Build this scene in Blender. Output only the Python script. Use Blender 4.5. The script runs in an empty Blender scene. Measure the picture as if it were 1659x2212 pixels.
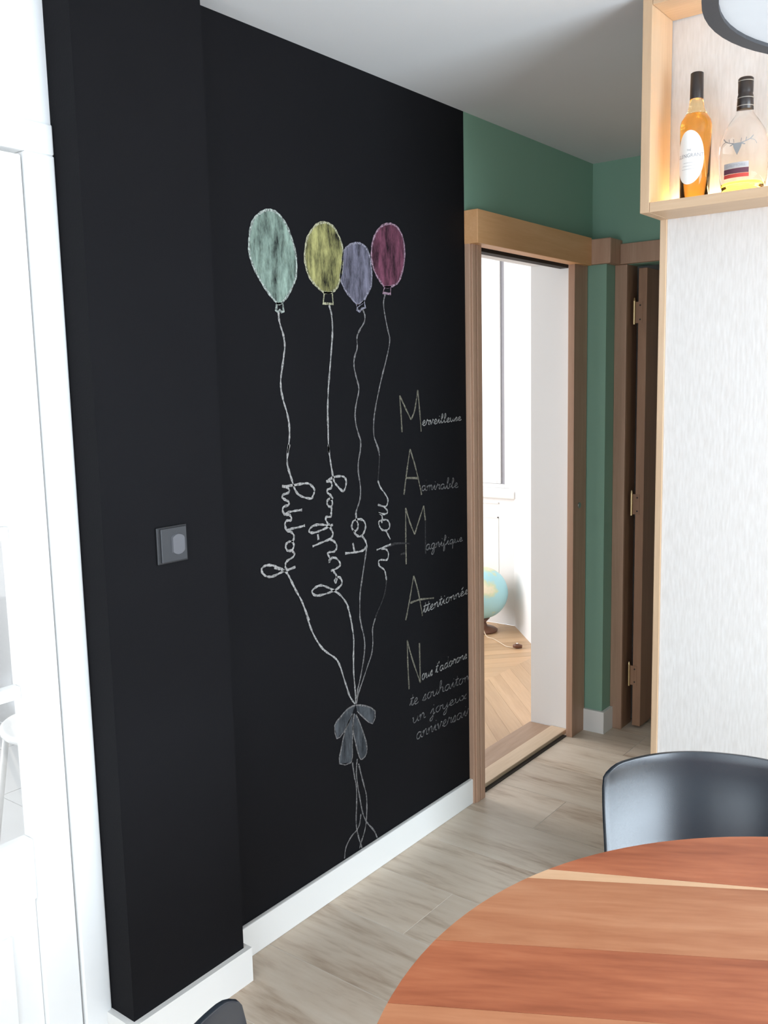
import bpy, bmesh, math, random
from mathutils import Vector, Matrix
random.seed(7)
S = bpy.context.scene
COL = S.collection
R = math.radians

# ------------------------------------------------------------------ camera
cam = bpy.data.objects.new('camera', bpy.data.cameras.new('camera'))
COL.objects.link(cam)
cam.data.sensor_fit = 'HORIZONTAL'
cam.data.sensor_width = 36.0
cam.data.lens = 43.212
cam.data.clip_start = 0.02
M = Matrix(((0.793103, -0.066084, 0.605492), (0.608694, 0.121726, -0.784012), (-0.021894, 0.990361, 0.136766))).to_4x4()
M.translation = (1.791, 0.0, 1.58)
cam.matrix_world = M
S.camera = cam

# ------------------------------------------------------------------ exposure
S.view_settings.view_transform = 'Standard'
S.view_settings.look = 'None'
S.view_settings.gamma = 1.0
S.view_settings.use_curve_mapping = False
S.view_settings.exposure = 0.35

# ------------------------------------------------------------------ sky seen through the windows
w = bpy.data.worlds.new('sky'); S.world = w; w.use_nodes = True
bg = w.node_tree.nodes['Background']
bg.inputs['Color'].default_value = (0.90, 0.95, 1.0, 1)
bg.inputs['Strength'].default_value = 1.3

# ------------------------------------------------------------------ daylight standing in the window openings
def area(name, loc, rot, sx, sy, power, color):
    l = bpy.data.lights.new(name, 'AREA'); l.shape = 'RECTANGLE'; l.size = sx; l.size_y = sy
    l.energy = power; l.color = color
    o = bpy.data.objects.new(name, l); COL.objects.link(o); o.location = loc; o.rotation_euler = rot
    return o
area('window_daylight', (1.25, -1.03, 1.13), (R(90), 0, 0), 2.2, 2.0, 24, (0.75, 0.88, 1.0))     # balcony window behind the camera
area('added_side_light', (3.63, 1.30, 1.15), (R(90), 0, R(90)), 1.8, 1.9, 120, (0.75, 0.88, 1.0))         # unseen window on the right, added to brighten the left wall
area('bedroom_daylight', (-3.16, 3.33, 1.45), (R(90), 0, R(-90)), 1.4, 1.7, 58, (0.98, 0.98, 1.0))     # side window of the bedroom
area('kitchen_daylight', (-2.53, 0.1, 1.4), (R(90), 0, R(-90)), 1.8, 1.7, 45, (0.95, 0.98, 1.0))       # window of the room behind the glazed door

# ------------------------------------------------------------------ helpers
def link(o, parent=None):
    COL.objects.link(o)
    if parent is not None: o.parent = parent
    return o
def tag(o, label=None, cat=None, group=None, kind=None):
    if label: o['label'] = label
    if cat: o['category'] = cat
    if group: o['group'] = group
    if kind: o['kind'] = kind
    return o
def empty(name, loc=(0, 0, 0), rz=0, parent=None):
    o = bpy.data.objects.new(name, None); o.location = loc; o.rotation_euler = (0, 0, rz); o.empty_display_size = .1
    return link(o, parent)
def obj(name, bm, mats, parent=None, smooth=False, loc=None):
    me = bpy.data.meshes.new(name); bm.normal_update(); bm.to_mesh(me); bm.free()
    for m in (mats if isinstance(mats, (list, tuple)) else [mats]): me.materials.append(m)
    if smooth:
        for p in me.polygons: p.use_smooth = True
    o = bpy.data.objects.new(name, me)
    if loc: o.location = loc
    return link(o, parent)
def box(bm, x0, x1, y0, y1, z0, z1, mi=0, bevel=0):
    vs = [bm.verts.new((x, y, z)) for x in (x0, x1) for y in (y0, y1) for z in (z0, z1)]
    fs = []
    for f in ((0, 1, 3, 2), (4, 6, 7, 5), (0, 4, 5, 1), (2, 3, 7, 6), (0, 2, 6, 4), (1, 5, 7, 3)):
        fc = bm.faces.new([vs[i] for i in f]); fc.material_index = mi; fs.append(fc)
    if bevel:
        es = list({e for f in fs for e in f.edges})
        bmesh.ops.bevel(bm, geom=es, offset=bevel, segments=2, affect='EDGES', profile=.5)
    return fs
def boxes(*bs, bevel=0):
    bm = bmesh.new()
    for b in bs: box(bm, *b[:6], mi=(b[6] if len(b) > 6 else 0), bevel=bevel)
    return bm
def prism(bm, pts, z0, z1, mi=0):
    n = len(pts)
    a = [bm.verts.new((x, y, z0)) for x, y in pts]; b = [bm.verts.new((x, y, z1)) for x, y in pts]
    f = [bm.faces.new(b), bm.faces.new(a[::-1])]
    for i in range(n): f.append(bm.faces.new((a[i], a[(i + 1) % n], b[(i + 1) % n], b[i])))
    for q in f: q.material_index = mi
    bmesh.ops.recalc_face_normals(bm, faces=f)
    return f
def lathe(bm, prof, n=32, c=(0, 0, 0), sx=1, sy=1, mi=0, caps=True):
    rings = []
    for r_, z in prof:
        rings.append([bm.verts.new((c[0] + sx * r_ * math.cos(2 * math.pi * k / n), c[1] + sy * r_ * math.sin(2 * math.pi * k / n), c[2] + z)) for k in range(n)])
    fs = []
    for a, b in zip(rings, rings[1:]):
        for k in range(n): fs.append(bm.faces.new((a[k], a[(k + 1) % n], b[(k + 1) % n], b[k])))
    if caps:
        fs.append(bm.faces.new(rings[0][::-1])); fs.append(bm.faces.new(rings[-1]))
    for f in fs: f.material_index = mi
    return fs
def crom(pts, n=4, closed=False):
    out = []; m = len(pts)
    if m < 3 and not closed: return pts
    rng = range(m) if closed else range(m - 1)
    for i in rng:
        g = (lambda k: pts[k % m]) if closed else (lambda k: pts[min(max(k, 0), m - 1)])
        p0, p1, p2, p3 = g(i - 1), g(i), g(i + 1), g(i + 2)
        for s in range(n):
            t = s / n
            out.append(tuple(.5 * (2 * b + (c - a) * t + (2 * a - 5 * b + 4 * c - d) * t * t + (3 * b - a - 3 * c + d) * t ** 3) for a, b, c, d in zip(p0, p1, p2, p3)))
    if not closed: out.append(tuple(pts[-1]))
    return out
def tube(bm, pts, r, n=8, mi=0, closed=False):
    pts = [Vector(p) for p in pts]; rings = []; m = len(pts)
    for i, p in enumerate(pts):
        t = (pts[(i + 1) % m] - pts[i - 1]) if closed else (pts[min(i + 1, m - 1)] - pts[max(i - 1, 0)])
        t.normalize()
        u = t.cross(Vector((0, 0, 1)))
        if u.length < 1e-3: u = t.cross(Vector((0, 1, 0)))
        u.normalize(); v = t.cross(u)
        rr = r[i] if isinstance(r, (list, tuple)) else r
        rings.append([bm.verts.new(p + rr * (math.cos(2 * math.pi * k / n) * u + math.sin(2 * math.pi * k / n) * v)) for k in range(n)])
    prs = list(zip(rings, rings[1:])) + ([(rings[-1], rings[0])] if closed else [])
    fs = []
    for a, b in prs:
        for k in range(n): fs.append(bm.faces.new((a[k], a[(k + 1) % n], b[(k + 1) % n], b[k])))
    if not closed: fs += [bm.faces.new(rings[0][::-1]), bm.faces.new(rings[-1])]
    bmesh.ops.recalc_face_normals(bm, faces=fs)
    for f in fs: f.material_index = mi

# ------------------------------------------------------------------ materials
def new_mat(name):
    m = bpy.data.materials.new(name); m.use_nodes = True
    nt = m.node_tree; b = nt.nodes['Principled BSDF']
    return m, nt, b
def nd(nt, t, **kw):
    n = nt.nodes.new(t)
    for k, v in kw.items():
        if k in n.inputs: n.inputs[k].default_value = v
        else: setattr(n, k, v)
    return n
def paint(name, c1, c2=None, rough=.5, scale=30, bump=0.0, spec=.5, metal=0, bscale=None):
    m, nt, b = new_mat(name); L = nt.links.new
    tc = nd(nt, 'ShaderNodeTexCoord')
    no = nd(nt, 'ShaderNodeTexNoise', Scale=scale, Detail=4.0)
    L(tc.outputs['Object'], no.inputs['Vector'])
    mx = nd(nt, 'ShaderNodeMix', data_type='RGBA')
    mx.inputs['A'].default_value = (*c1, 1); mx.inputs['B'].default_value = (*(c2 or c1), 1)
    L(no.outputs['Fac'], mx.inputs['Factor']); L(mx.outputs['Result'], b.inputs['Base Color'])
    b.inputs['Roughness'].default_value = rough; b.inputs['Specular IOR Level'].default_value = spec
    b.inputs['Metallic'].default_value = metal
    if bump:
        n2 = nd(nt, 'ShaderNodeTexNoise', Scale=bscale or 400, Detail=3.0); L(tc.outputs['Object'], n2.inputs['Vector'])
        bp = nd(nt, 'ShaderNodeBump', Strength=bump, Distance=.002); L(n2.outputs['Fac'], bp.inputs['Height']); L(bp.outputs['Normal'], b.inputs['Normal'])
    return m
def wood(name, stops, axis='X', rough=.45, scale=6.0, stretch=14, vary=.25, spec=.4, rot=0, detail=6.0, dist=.6):
    """grain that runs along one axis; every object takes its own piece of the pattern and its own tone"""
    m, nt, b = new_mat(name); L = nt.links.new
    tc = nd(nt, 'ShaderNodeTexCoord'); oi = nd(nt, 'ShaderNodeObjectInfo')
    add = nd(nt, 'ShaderNodeVectorMath', operation='MULTIPLY_ADD')
    add.inputs[0].default_value = (1, 1, 1)
    cb = nd(nt, 'ShaderNodeCombineXYZ')
    for i, k in enumerate((37.0, 91.0, 53.0)):
        mu = nd(nt, 'ShaderNodeMath', operation='MULTIPLY'); mu.inputs[1].default_value = k
        L(oi.outputs['Random'], mu.inputs[0]); L(mu.outputs[0], cb.inputs[i])
    L(tc.outputs['Object'], add.inputs[0]); add.inputs[1].default_value = (1, 1, 1); L(cb.outputs[0], add.inputs[2])
    mp = nd(nt, 'ShaderNodeMapping'); mp.inputs['Rotation'].default_value = (0, 0, rot)
    mp0 = nd(nt, 'ShaderNodeMapping'); mp0.inputs['Rotation'].default_value = (0, 0, -rot)
    sc = [1, 1, 1]; sc['XYZ'.index(axis)] = 1 / stretch
    mp2 = nd(nt, 'ShaderNodeMapping'); mp2.inputs['Scale'].default_value = sc
    L(add.outputs[0], mp0.inputs['Vector']); L(mp0.outputs[0], mp2.inputs['Vector'])
    no = nd(nt, 'ShaderNodeTexNoise', Scale=scale, Detail=detail, Distortion=dist, Roughness=.6); L(mp2.outputs[0], no.inputs['Vector'])
    fi = nd(nt, 'ShaderNodeTexNoise', Scale=scale * 9, Detail=3.0); L(mp2.outputs[0], fi.inputs['Vector'])
    ad = nd(nt, 'ShaderNodeMix', data_type='FLOAT'); ad.inputs['Factor'].default_value = .28
    L(no.outputs['Fac'], ad.inputs['A']); L(fi.outputs['Fac'], ad.inputs['B'])
    cr = nd(nt, 'ShaderNodeValToRGB'); L(ad.outputs['Result'], cr.inputs['Fac'])
    el = cr.color_ramp.elements
    while len(el) < len(stops): el.new(.5)
    for e, (p, c) in zip(el, stops): e.position = p; e.color = (*c, 1)
    hs = nd(nt, 'ShaderNodeHueSaturation')
    mr = nd(nt, 'ShaderNodeMapRange'); mr.inputs['To Min'].default_value = 1 - vary; mr.inputs['To Max'].default_value = 1 + vary
    L(oi.outputs['Random'], mr.inputs['Value']); L(mr.outputs[0], hs.inputs['Value']); L(cr.outputs[0], hs.inputs['Color'])
    L(hs.outputs[0], b.inputs['Base Color'])
    b.inputs['Roughness'].default_value = rough; b.inputs['Specular IOR Level'].default_value = spec
    bp = nd(nt, 'ShaderNodeBump', Strength=.12, Distance=.001); L(ad.outputs['Result'], bp.inputs['Height']); L(bp.outputs['Normal'], b.inputs['Normal'])
    return m
BLACK = (0.0052, 0.0050, 0.0060)
def chalk(name, c, lo=.35, hi=.6, fill=False):
    """dry chalk on the black paint: grain decides where the paint shows through"""
    m, nt, b = new_mat(name); L = nt.links.new
    tc = nd(nt, 'ShaderNodeTexCoord'); mp = nd(nt, 'ShaderNodeMapping')
    mp.inputs['Scale'].default_value = (1, 1, .3) if fill else (1, 1, 1)
    L(tc.outputs['Object'], mp.inputs['Vector'])
    no = nd(nt, 'ShaderNodeTexNoise', Scale=(26.0 if fill else 160.0), Detail=8.0, Roughness=.72); L(mp.outputs[0], no.inputs['Vector'])
    cr = nd(nt, 'ShaderNodeMapRange'); cr.inputs['From Min'].default_value = lo; cr.inputs['From Max'].default_value = hi
    L(no.outputs['Fac'], cr.inputs['Value'])
    mx = nd(nt, 'ShaderNodeMix', data_type='RGBA'); mx.inputs['A'].default_value = (*BLACK, 1); mx.inputs['B'].default_value = (*c, 1)
    L(cr.outputs[0], mx.inputs['Factor']); L(mx.outputs['Result'], b.inputs['Base Color'])
    b.inputs['Roughness'].default_value = .9; b.inputs['Specular IOR Level'].default_value = .1
    return m
def emit(name, c, s):
    m, nt, b = new_mat(name)
    b.inputs['Base Color'].default_value = (*c, 1); b.inputs['Emission Color'].default_value = (*c, 1); b.inputs['Emission Strength'].default_value = s
    return m
def pane_mat(name, tint=(1, 1, 1), mixf=.06):
    m = bpy.data.materials.new(name); m.use_nodes = True; nt = m.node_tree; nt.nodes.clear(); L = nt.links.new
    o = nd(nt, 'ShaderNodeOutputMaterial'); mx = nd(nt, 'ShaderNodeMixShader'); mx.inputs[0].default_value = mixf
    t = nd(nt, 'ShaderNodeBsdfTransparent'); t.inputs[0].default_value = (*tint, 1); g = nd(nt, 'ShaderNodeBsdfGlossy'); g.inputs['Roughness'].default_value = .02
    L(t.outputs[0], mx.inputs[1]); L(g.outputs[0], mx.inputs[2]); L(mx.outputs[0], o.inputs['Surface'])
    return m
def glass(name, c, rough=.03, ior=1.4):
    m, nt, b = new_mat(name)
    b.inputs['Base Color'].default_value = (*c, 1); b.inputs['Transmission Weight'].default_value = 1; b.inputs['Roughness'].default_value = rough; b.inputs['IOR'].default_value = ior
    return m

m_black = paint('blackboard_paint', BLACK, (0.0066, 0.0064, 0.0076), rough=.72, scale=5, bump=.25, spec=.10, bscale=260)
m_green = paint('green_wall_paint', (.215, .365, .268), (.232, .390, .290), rough=.7, scale=4, bump=.15)
m_white = paint('white_gloss_paint', (.80, .80, .79), (.83, .83, .82), rough=.45, scale=6, bump=.05)
m_wall = paint('white_wall_paint', (.78, .78, .78), (.81, .81, .81), rough=.8, scale=5, bump=.1)
m_ceil = paint('ceiling_paint', (.66, .665, .665), (.69, .69, .69), rough=.9, scale=3, bump=.1)
m_base = paint('baseboard_paint', (.80, .785, .75), (.82, .80, .77), rough=.5, scale=8)
m_tile = wood('wood_look_tile', [(.31, (.27, .18, .115)), (.41, (.49, .38, .285)), (.50, (.62, .51, .40)), (.68, (.70, .60, .49))], 'X', rough=.42, scale=6, stretch=6, vary=.08, spec=.35, dist=1.0)
m_grout = paint('grout', (.62, .56, .49), (.66, .60, .53), rough=.9, scale=60)
m_oak = wood('oak_trim', [(.32, (.37, .215, .140)), (.55, (.45, .275, .185)), (.72, (.51, .33, .23))], 'Z', rough=.5, scale=14, stretch=18, vary=.05)
m_oakx = wood('oak_pelmet', [(.32, (.68, .35, .15)), (.55, (.76, .42, .20)), (.72, (.82, .49, .25))], 'Y', rough=.5, scale=14, stretch=18, vary=.05)
m_pale = wood('pale_oak_board', [(.32, (.44, .29, .175)), (.55, (.51, .35, .22)), (.72, (.56, .40, .27))], 'Z', rough=.45, scale=14, stretch=16, vary=.04)
m_palex = wood('pale_oak_board_long', [(.32, (.44, .29, .175)), (.55, (.51, .35, .22)), (.72, (.56, .40, .27))], 'X', rough=.45, scale=14, stretch=16, vary=.04)
m_door = wood('brown_door_veneer', [(.3, (.26, .140, .085)), (.55, (.34, .19, .115)), (.75, (.40, .23, .145))], 'Z', rough=.5, scale=12, stretch=12, vary=.03)
m_parq = wood('parquet_oak', [(.3, (.47, .29, .16)), (.55, (.58, .38, .22)), (.75, (.66, .46, .29))], 'X', rough=.35, scale=10, stretch=12, vary=.12, rot=0)
m_sill = wood('threshold_oak', [(.3, (.56, .41, .27)), (.55, (.66, .50, .35)), (.75, (.72, .57, .41))], 'Y', rough=.5, scale=12, stretch=12, vary=.02)
m_sill2 = wood('threshold_board', [(.3, (.33, .21, .13)), (.55, (.42, .28, .19)), (.75, (.48, .34, .24))], 'Y', rough=.5, scale=12, stretch=12, vary=.02)
m_dark = paint('painted_gap_shade', (.02, .014, .010), (.03, .02, .014), rough=.8)  # near-black colour painting the shade inside slot and gap
m_brass = paint('worn_brass', (.50, .36, .18), (.58, .44, .24), rough=.35, metal=1)
m_steel = paint('brushed_steel', (.45, .44, .42), (.5, .49, .47), rough=.35, metal=1)
m_iron = paint('dark_screw', (.02, .015, .012), rough=.5)
m_pane = pane_mat('clear_pane')
m_grey = paint('grey_shutter', (.30, .30, .33), (.33, .33, .36), rough=.7)
m_plastic = paint('black_chair_plastic', (.016, .021, .028), (.018, .023, .030), rough=.24, scale=120, bump=.08, spec=.75, bscale=900)
m_leg = paint('black_metal_leg', (.02, .02, .022), rough=.4)
m_switch = paint('anthracite_switch_plate', (.036, .037, .041), (.040, .041, .045), rough=.45, spec=.4)
m_switchrim = paint('black_switch_frame', (.012, .012, .014), rough=.5)
m_button = paint('grey_switch_button', (.105, .105, .115), (.12, .12, .13), rough=.45, spec=.4)
m_lamp = paint('dark_lamp_metal', (.020, .020, .023), (.026, .026, .03), rough=.5)
m_diff = paint('lamp_diffuser', (.50, .53, .55), (.53, .56, .58), rough=.6, scale=40)
m_led = emit('warm_led', (1.0, .74, .38), 44.0)

def wallpaper():
    m, nt, b = new_mat('woven_wallpaper'); L = nt.links.new
    tc = nd(nt, 'ShaderNodeTexCoord'); mp = nd(nt, 'ShaderNodeMapping'); mp.inputs['Scale'].default_value = (1, 1, .14)
    L(tc.outputs['Object'], mp.inputs['Vector'])
    no = nd(nt, 'ShaderNodeTexNoise', Scale=170.0, Detail=3.0); L(mp.outputs[0], no.inputs['Vector'])
    cr = nd(nt, 'ShaderNodeMapRange'); cr.inputs['From Min'].default_value = .3; cr.inputs['From Max'].default_value = .7; L(no.outputs['Fac'], cr.inputs['Value'])
    mx = nd(nt, 'ShaderNodeMix', data_type='RGBA'); mx.inputs['A'].default_value = (.575, .535, .50, 1); mx.inputs['B'].default_value = (.645, .61, .58, 1)
    L(cr.outputs[0], mx.inputs['Factor']); L(mx.outputs['Result'], b.inputs['Base Color'])
    bp = nd(nt, 'ShaderNodeBump', Strength=.3, Distance=.001); L(no.outputs['Fac'], bp.inputs['Height']); L(bp.outputs['Normal'], b.inputs['Normal'])
    b.inputs['Roughness'].default_value = .85; b.inputs['Specular IOR Level'].default_value = .2
    return m
m_paper = wallpaper()

# ================================================================== SETTING
YB, ZC = 3.847, 2.503           # back wall, ceiling
# ---- left wall: white by the glazed door, blackboard paint, green by the far door
bm = bmesh.new()
box(bm, -.2, -.014, -1.45, .20, 0, ZC, 0)
box(bm, -.2, -.014, .20, 1.206, 2.14, ZC, 0)
bk = box(bm, -.2, 0, 1.562, 2.813, 0, ZC, 1)
g1 = box(bm, -.2, 0, 2.813, 2.872, 0, ZC, 2)
g2 = box(bm, -.2, 0, 2.872, 3.67, 2.075, ZC, 2)
g3 = box(bm, -.2, 0, 3.67, YB + .1, 0, ZC, 2)
box(bm, -.2, .078, 1.206, 1.562, 0, ZC, 1)
for f in bm.faces:
    f.normal_update()
    if f.normal.x < -.9 or (f.material_index == 2 and f.normal.z < -.9) or (f.material_index == 2 and abs(f.normal.y) > .9 and f.calc_center_median().y < 3.8): f.material_index = 0
wall_left = tag(obj('wall_left', bm, [m_wall, m_black, m_green]), kind='structure')
# ---- back wall with the opening of the brown door
wall_back = tag(obj('wall_back', boxes((0, .165, YB, YB + .1, 0, ZC), (.165, .95, YB, YB + .1, 2.065, ZC), (.95, 3.7, YB, YB + .1, 0, ZC)), m_green), kind='structure')
tag(obj('wall_column', boxes((0, .113, 3.747, YB, 0, 2.064)), m_green), kind='structure')
# ---- wall behind the camera with the balcony window, and the right wall
tag(obj('wall_front', boxes((-.2, .15, -1.15, -1.0, 0, ZC), (2.35, 3.7, -1.15, -1.0, 0, ZC), (.15, 2.35, -1.15, -1.0, 2.13, ZC), (.15, 2.35, -1.15, -1.0, 0, .1)), m_wall), kind='structure')
tag(obj('wall_right', boxes((3.6, 3.7, -1.0, .35, 0, ZC), (3.6, 3.7, 2.25, YB, 0, ZC), (3.6, 3.7, .35, 2.25, 2.12, ZC), (3.6, 3.7, .35, 2.25, 0, .18)), m_wall), kind='structure')
tag(obj('ceiling', boxes((-.2, 3.7, -1.45, 5.6, ZC, ZC + .1)), m_ceil), kind='structure')
# ---- tiled floor: each wood-look tile a piece of its own
floor = tag(obj('floor', boxes((-.2, 3.7, -1.45, 5.6, -.1, -.0009)), m_grout), kind='structure')
def strip_tiles():
    meshes = {}
    for k in range(-16, 11):
        y0 = 2.765 + .2615 * k; y1 = y0 + .2615
        xa, xb = (0.0, 3.6) if y0 < YB - .03 else (.1, 1.5)
        if y1 > 5.5: continue
        x = .297 + .4 * (k % 3) - 2.4
        while x < xb:
            a, b = max(x, xa), min(x + 1.2, xb); x += 1.2
            if b - a < .02: continue
            key = (round(b - a, 3),)
            if key not in meshes:
                bm = boxes((0, b - a - .003, 0, .2585, -.012, 0))
                me = bpy.data.meshes.new('floor_tile'); bm.to_mesh(me); bm.free(); me.materials.append(m_tile); meshes[key] = me
            o = bpy.data.objects.new('floor_tile', meshes[key]); o.location = (a + .0015, y0 + .0015, 0)
            link(o, floor)
strip_tiles()
# ---- baseboards
def bb(name, *bs, bevel=.003): return tag(obj(name, boxes(*bs, bevel=bevel), m_base), kind='structure')
bb('baseboard_left', (0, .0155, 1.562, 2.820, 0, .0965))
bm = bmesh.new()
prism(bm, [(-.014, 1.206), (.078, 1.206), (.078, 1.562), (.0155, 1.562), (.0155, 1.5775), (.0935, 1.5775), (.0935, 1.1905), (-.014, 1.1905)], 0, .0965)
tag(obj('baseboard_pilaster', bm, m_base), kind='structure')
bm = bmesh.new()
prism(bm, [(.026, 3.747), (.026, 3.732), (.128, 3.732), (.128, 3.83), (.113, 3.83), (.113, 3.747)], 0, .101)
tag(obj('baseboard_column', bm, m_base), kind='structure')

# ---- doorway to the bedroom, with its sliding-track pelmet
d1 = tag(empty('door_1', (0, 2.85, 0)), kind='structure')
def ch(name, bm, m, parent, label=None, smooth=False):
    o = obj(name, bm, m, None, smooth); o.parent = parent
    o.matrix_parent_inverse = Matrix.Translation(parent.location).inverted() if parent.location.length else Matrix()
    if label: o['label'] = label
    return o
bm = boxes((0, .021, 2.812, 2.884, 0, 2.063), (.021, .026, 2.822, 2.848, 0, 2.063), (.021, .026, 2.853, 2.884, 0, 2.063), bevel=.002)
ch('casing', bm, m_oak, d1)
ch('casing', boxes((0, .030, 3.617, 3.741, 0, 2.063), bevel=.002), m_oak, d1)
ch('pelmet', boxes((0, .056, 2.811, 3.722, 2.060, 2.174), bevel=.002), m_oakx, d1)
ch('track_slot_shade', boxes((-.06, -.020, 2.884, 3.665, 2.052, 2.0745)), m_dark, d1, 'dark strip painting the shade in the sliding track slot')  # solid strip under the head; the groove's shade is in its colour
ch('reveal', boxes((-.2, -.001, 3.662, 3.672, 0, 2.0745)), m_white, d1, 'white reveal')
ch('reveal', boxes((-.2, -.001, 2.862, 2.872, 0, 2.0745)), m_white, d1, 'white reveal')
ch('threshold', boxes((-.094, -.016, 2.875, 3.66, -.002, .018), bevel=.002), m_sill, d1, 'pale oak threshold strip')
ch('threshold_board', boxes((-.204, -.095, 2.875, 3.66, -.002, .014), bevel=.002), m_sill2, d1)
ch('floor_gap_shade', boxes((-.016, .003, 2.875, 3.62, -.002, .003)), m_dark, d1, 'dark strip painting the shade in the gap before the threshold')  # flat solid strip, coloured as the shadow line between tile and threshold
bm = bmesh.new(); lathe(bm, [(.004, 0), (.013, 0), (.013, .003), (.004, .003)], 20)
bmesh.ops.rotate(bm, verts=bm.verts, matrix=Matrix.Rotation(R(90), 3, 'Y'), cent=(0, 0, 0))
for v in bm.verts: v.co += Vector((.030, 3.672, 1.041)); 
ch('latch', bm, m_steel, d1, 'small round metal latch', True)
# wrap of the pelmet around the column
tag(obj('trim_1', boxes((.0, .140, 3.722, YB, 2.064, 2.168), bevel=.004), m_oak), kind='structure')

# ---- brown door standing open in the back wall
d2 = tag(empty('door_2', (.165, YB, 0)), kind='structure')
ch('head_casing', boxes((.141, 1.0, YB - .028, YB, 2.066, 2.150), bevel=.002), m_oak, d2)
ch('casing', boxes((.1135, .168, YB - .016, YB, 0, 2.065), bevel=.002), m_oak, d2)
ch('casing', boxes((.94, 1.0, YB - .016, YB, 0, 2.065), bevel=.002), m_oak, d2)
ch('jamb', boxes((.155, .166, YB, YB + .1, 0, 2.065)), m_door, d2)
ch('leaf', boxes((.199, .237, YB + .035, YB + .80, .012, 2.05), bevel=.002), m_door, d2)
for z in (1.864, 1.031, .248):
    bm = bmesh.new(); lathe(bm, [(.0058, -.05), (.0058, .05)], 12, (.1835, YB + .030, z))
    lathe(bm, [(.0035, .05), (.0058, .0505), (.003, .062)], 12, (.1835, YB + .030, z))
    h = ch('hinge', bm, m_brass, d2, 'brass hinge barrel')
    bm = bmesh.new(); box(bm, .185, .219, YB + .0325, YB + .0348, z - .045, z + .045); hp_ = obj('hinge_plate', bm, m_door, h)
    hp_.matrix_parent_inverse = Matrix()
    bm = bmesh.new()
    for q in (-.03, .03): lathe(bm, [(.0036, -.001), (.0036, .001)], 10, (0, 0, 0)); 
    vs = list(bm.verts)
    bmesh.ops.rotate(bm, verts=vs, matrix=Matrix.Rotation(R(90), 3, 'X'), cent=(0, 0, 0))
    n = len(vs) // 2
    for i, v in enumerate(vs): v.co += Vector((.209, YB + .032, z + (-.03 if i < n else .03)))
    s = obj('screws', bm, m_iron, h)
tag(obj('wall_closet', boxes((.10, .15, YB + .1, 5.45, 0, ZC), (.10, 1.6, 5.3, 5.4, 0, ZC), (1.5, 1.6, YB + .1, 5.3, 0, ZC)), m_wall), kind='structure')

# ---- partition with wallpaper and pale wood edge
part = tag(obj('wall_partition', boxes((.871, 3.1, 2.43, 2.53, 0, ZC)), m_paper), kind='structure')
o = ch('edge_board', boxes((.852, .8705, 2.426, 2.534, 0, ZC), bevel=.0015), m_pale, part, 'pale oak edge board')

# ---- white glazed door to the kitchen
d3 = tag(empty('door_3', (0, 1.13, 0)), kind='structure')
ch('casing', boxes((-.06, -.006, 1.134, 1.2055, 0, 2.078), (-.06, -.006, .20, .26, 0, 2.078), (-.06, -.006, .20, 1.2055, 2.078, 2.142), bevel=.004), m_white, d3)
lf = ch('leaf_frame', boxes((-.05, -.012, 1.040, 1.130, .01, 2.070), (-.05, -.012, .262, .345, .01, 2.070), (-.05, -.012, .345, 1.040, 1.975, 2.070), (-.05, -.012, .345, 1.040, .46, .602), (-.05, -.012, .345, 1.040, .01, .13), bevel=.004), m_white, d3)
ch('panel', boxes((-.040, -.022, .345, 1.040, .13, .46), (-.040, -.014, .41, .975, .19, .40), bevel=.003), m_white, d3)
for z in (.937, 1.286, 1.635):
    ch('muntin', boxes((-.044, -.016, .345, 1.040, z - .014, z + .014), bevel=.003), m_white, d3)
ch('muntin', boxes((-.0425, -.0175, .68, .708, .602, 1.975), bevel=.003), m_white, d3)
for za, zb in ((.602, .923), (.951, 1.272), (1.30, 1.621), (1.649, 1.975)):
    for ya, yb in ((.345, .68), (.708, 1.040)):
        ch('pane', boxes((-.032, -.029, ya, yb, za, zb)), m_pane, d3)
# room behind it
tag(obj('wall_kitchen', boxes((-2.75, -2.6, -1.45, -.8, 0, ZC), (-2.75, -2.6, 1.0, 2.4, 0, ZC), (-2.75, -2.6, -.8, 1.0, 0, .55), (-2.75, -2.6, -.8, 1.0, 2.25, ZC), (-2.6, -.2, -1.45, -1.35, 0, ZC), (-2.6, -.2, 2.25, 2.40, 0, ZC)), m_wall), kind='structure')
tag(obj('ceiling_kitchen', boxes((-2.75, -.2, -1.45, 2.4, ZC, ZC + .1)), m_ceil), kind='structure')
kfloor = tag(obj('floor_kitchen', boxes((-2.6, -.2, -1.35, 2.25, -.1, -.003)), paint('pale_grout', (.55, .55, .55), rough=.9)), kind='structure')
m_ktile = paint('white_floor_tile', (.74, .75, .75), (.78, .78, .78), rough=.3, scale=3)
bm = boxes((.002, .448, .002, .448, -.01, 0)); kme = bpy.data.meshes.new('floor_tile'); bm.to_mesh(kme); bm.free(); kme.materials.append(m_ktile)
for i in range(5):
    for j in range(8):
        o = bpy.data.objects.new('floor_tile', kme); o.location = (-2.45 + .45 * i, -1.35 + .45 * j, 0); link(o, kfloor)

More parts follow.
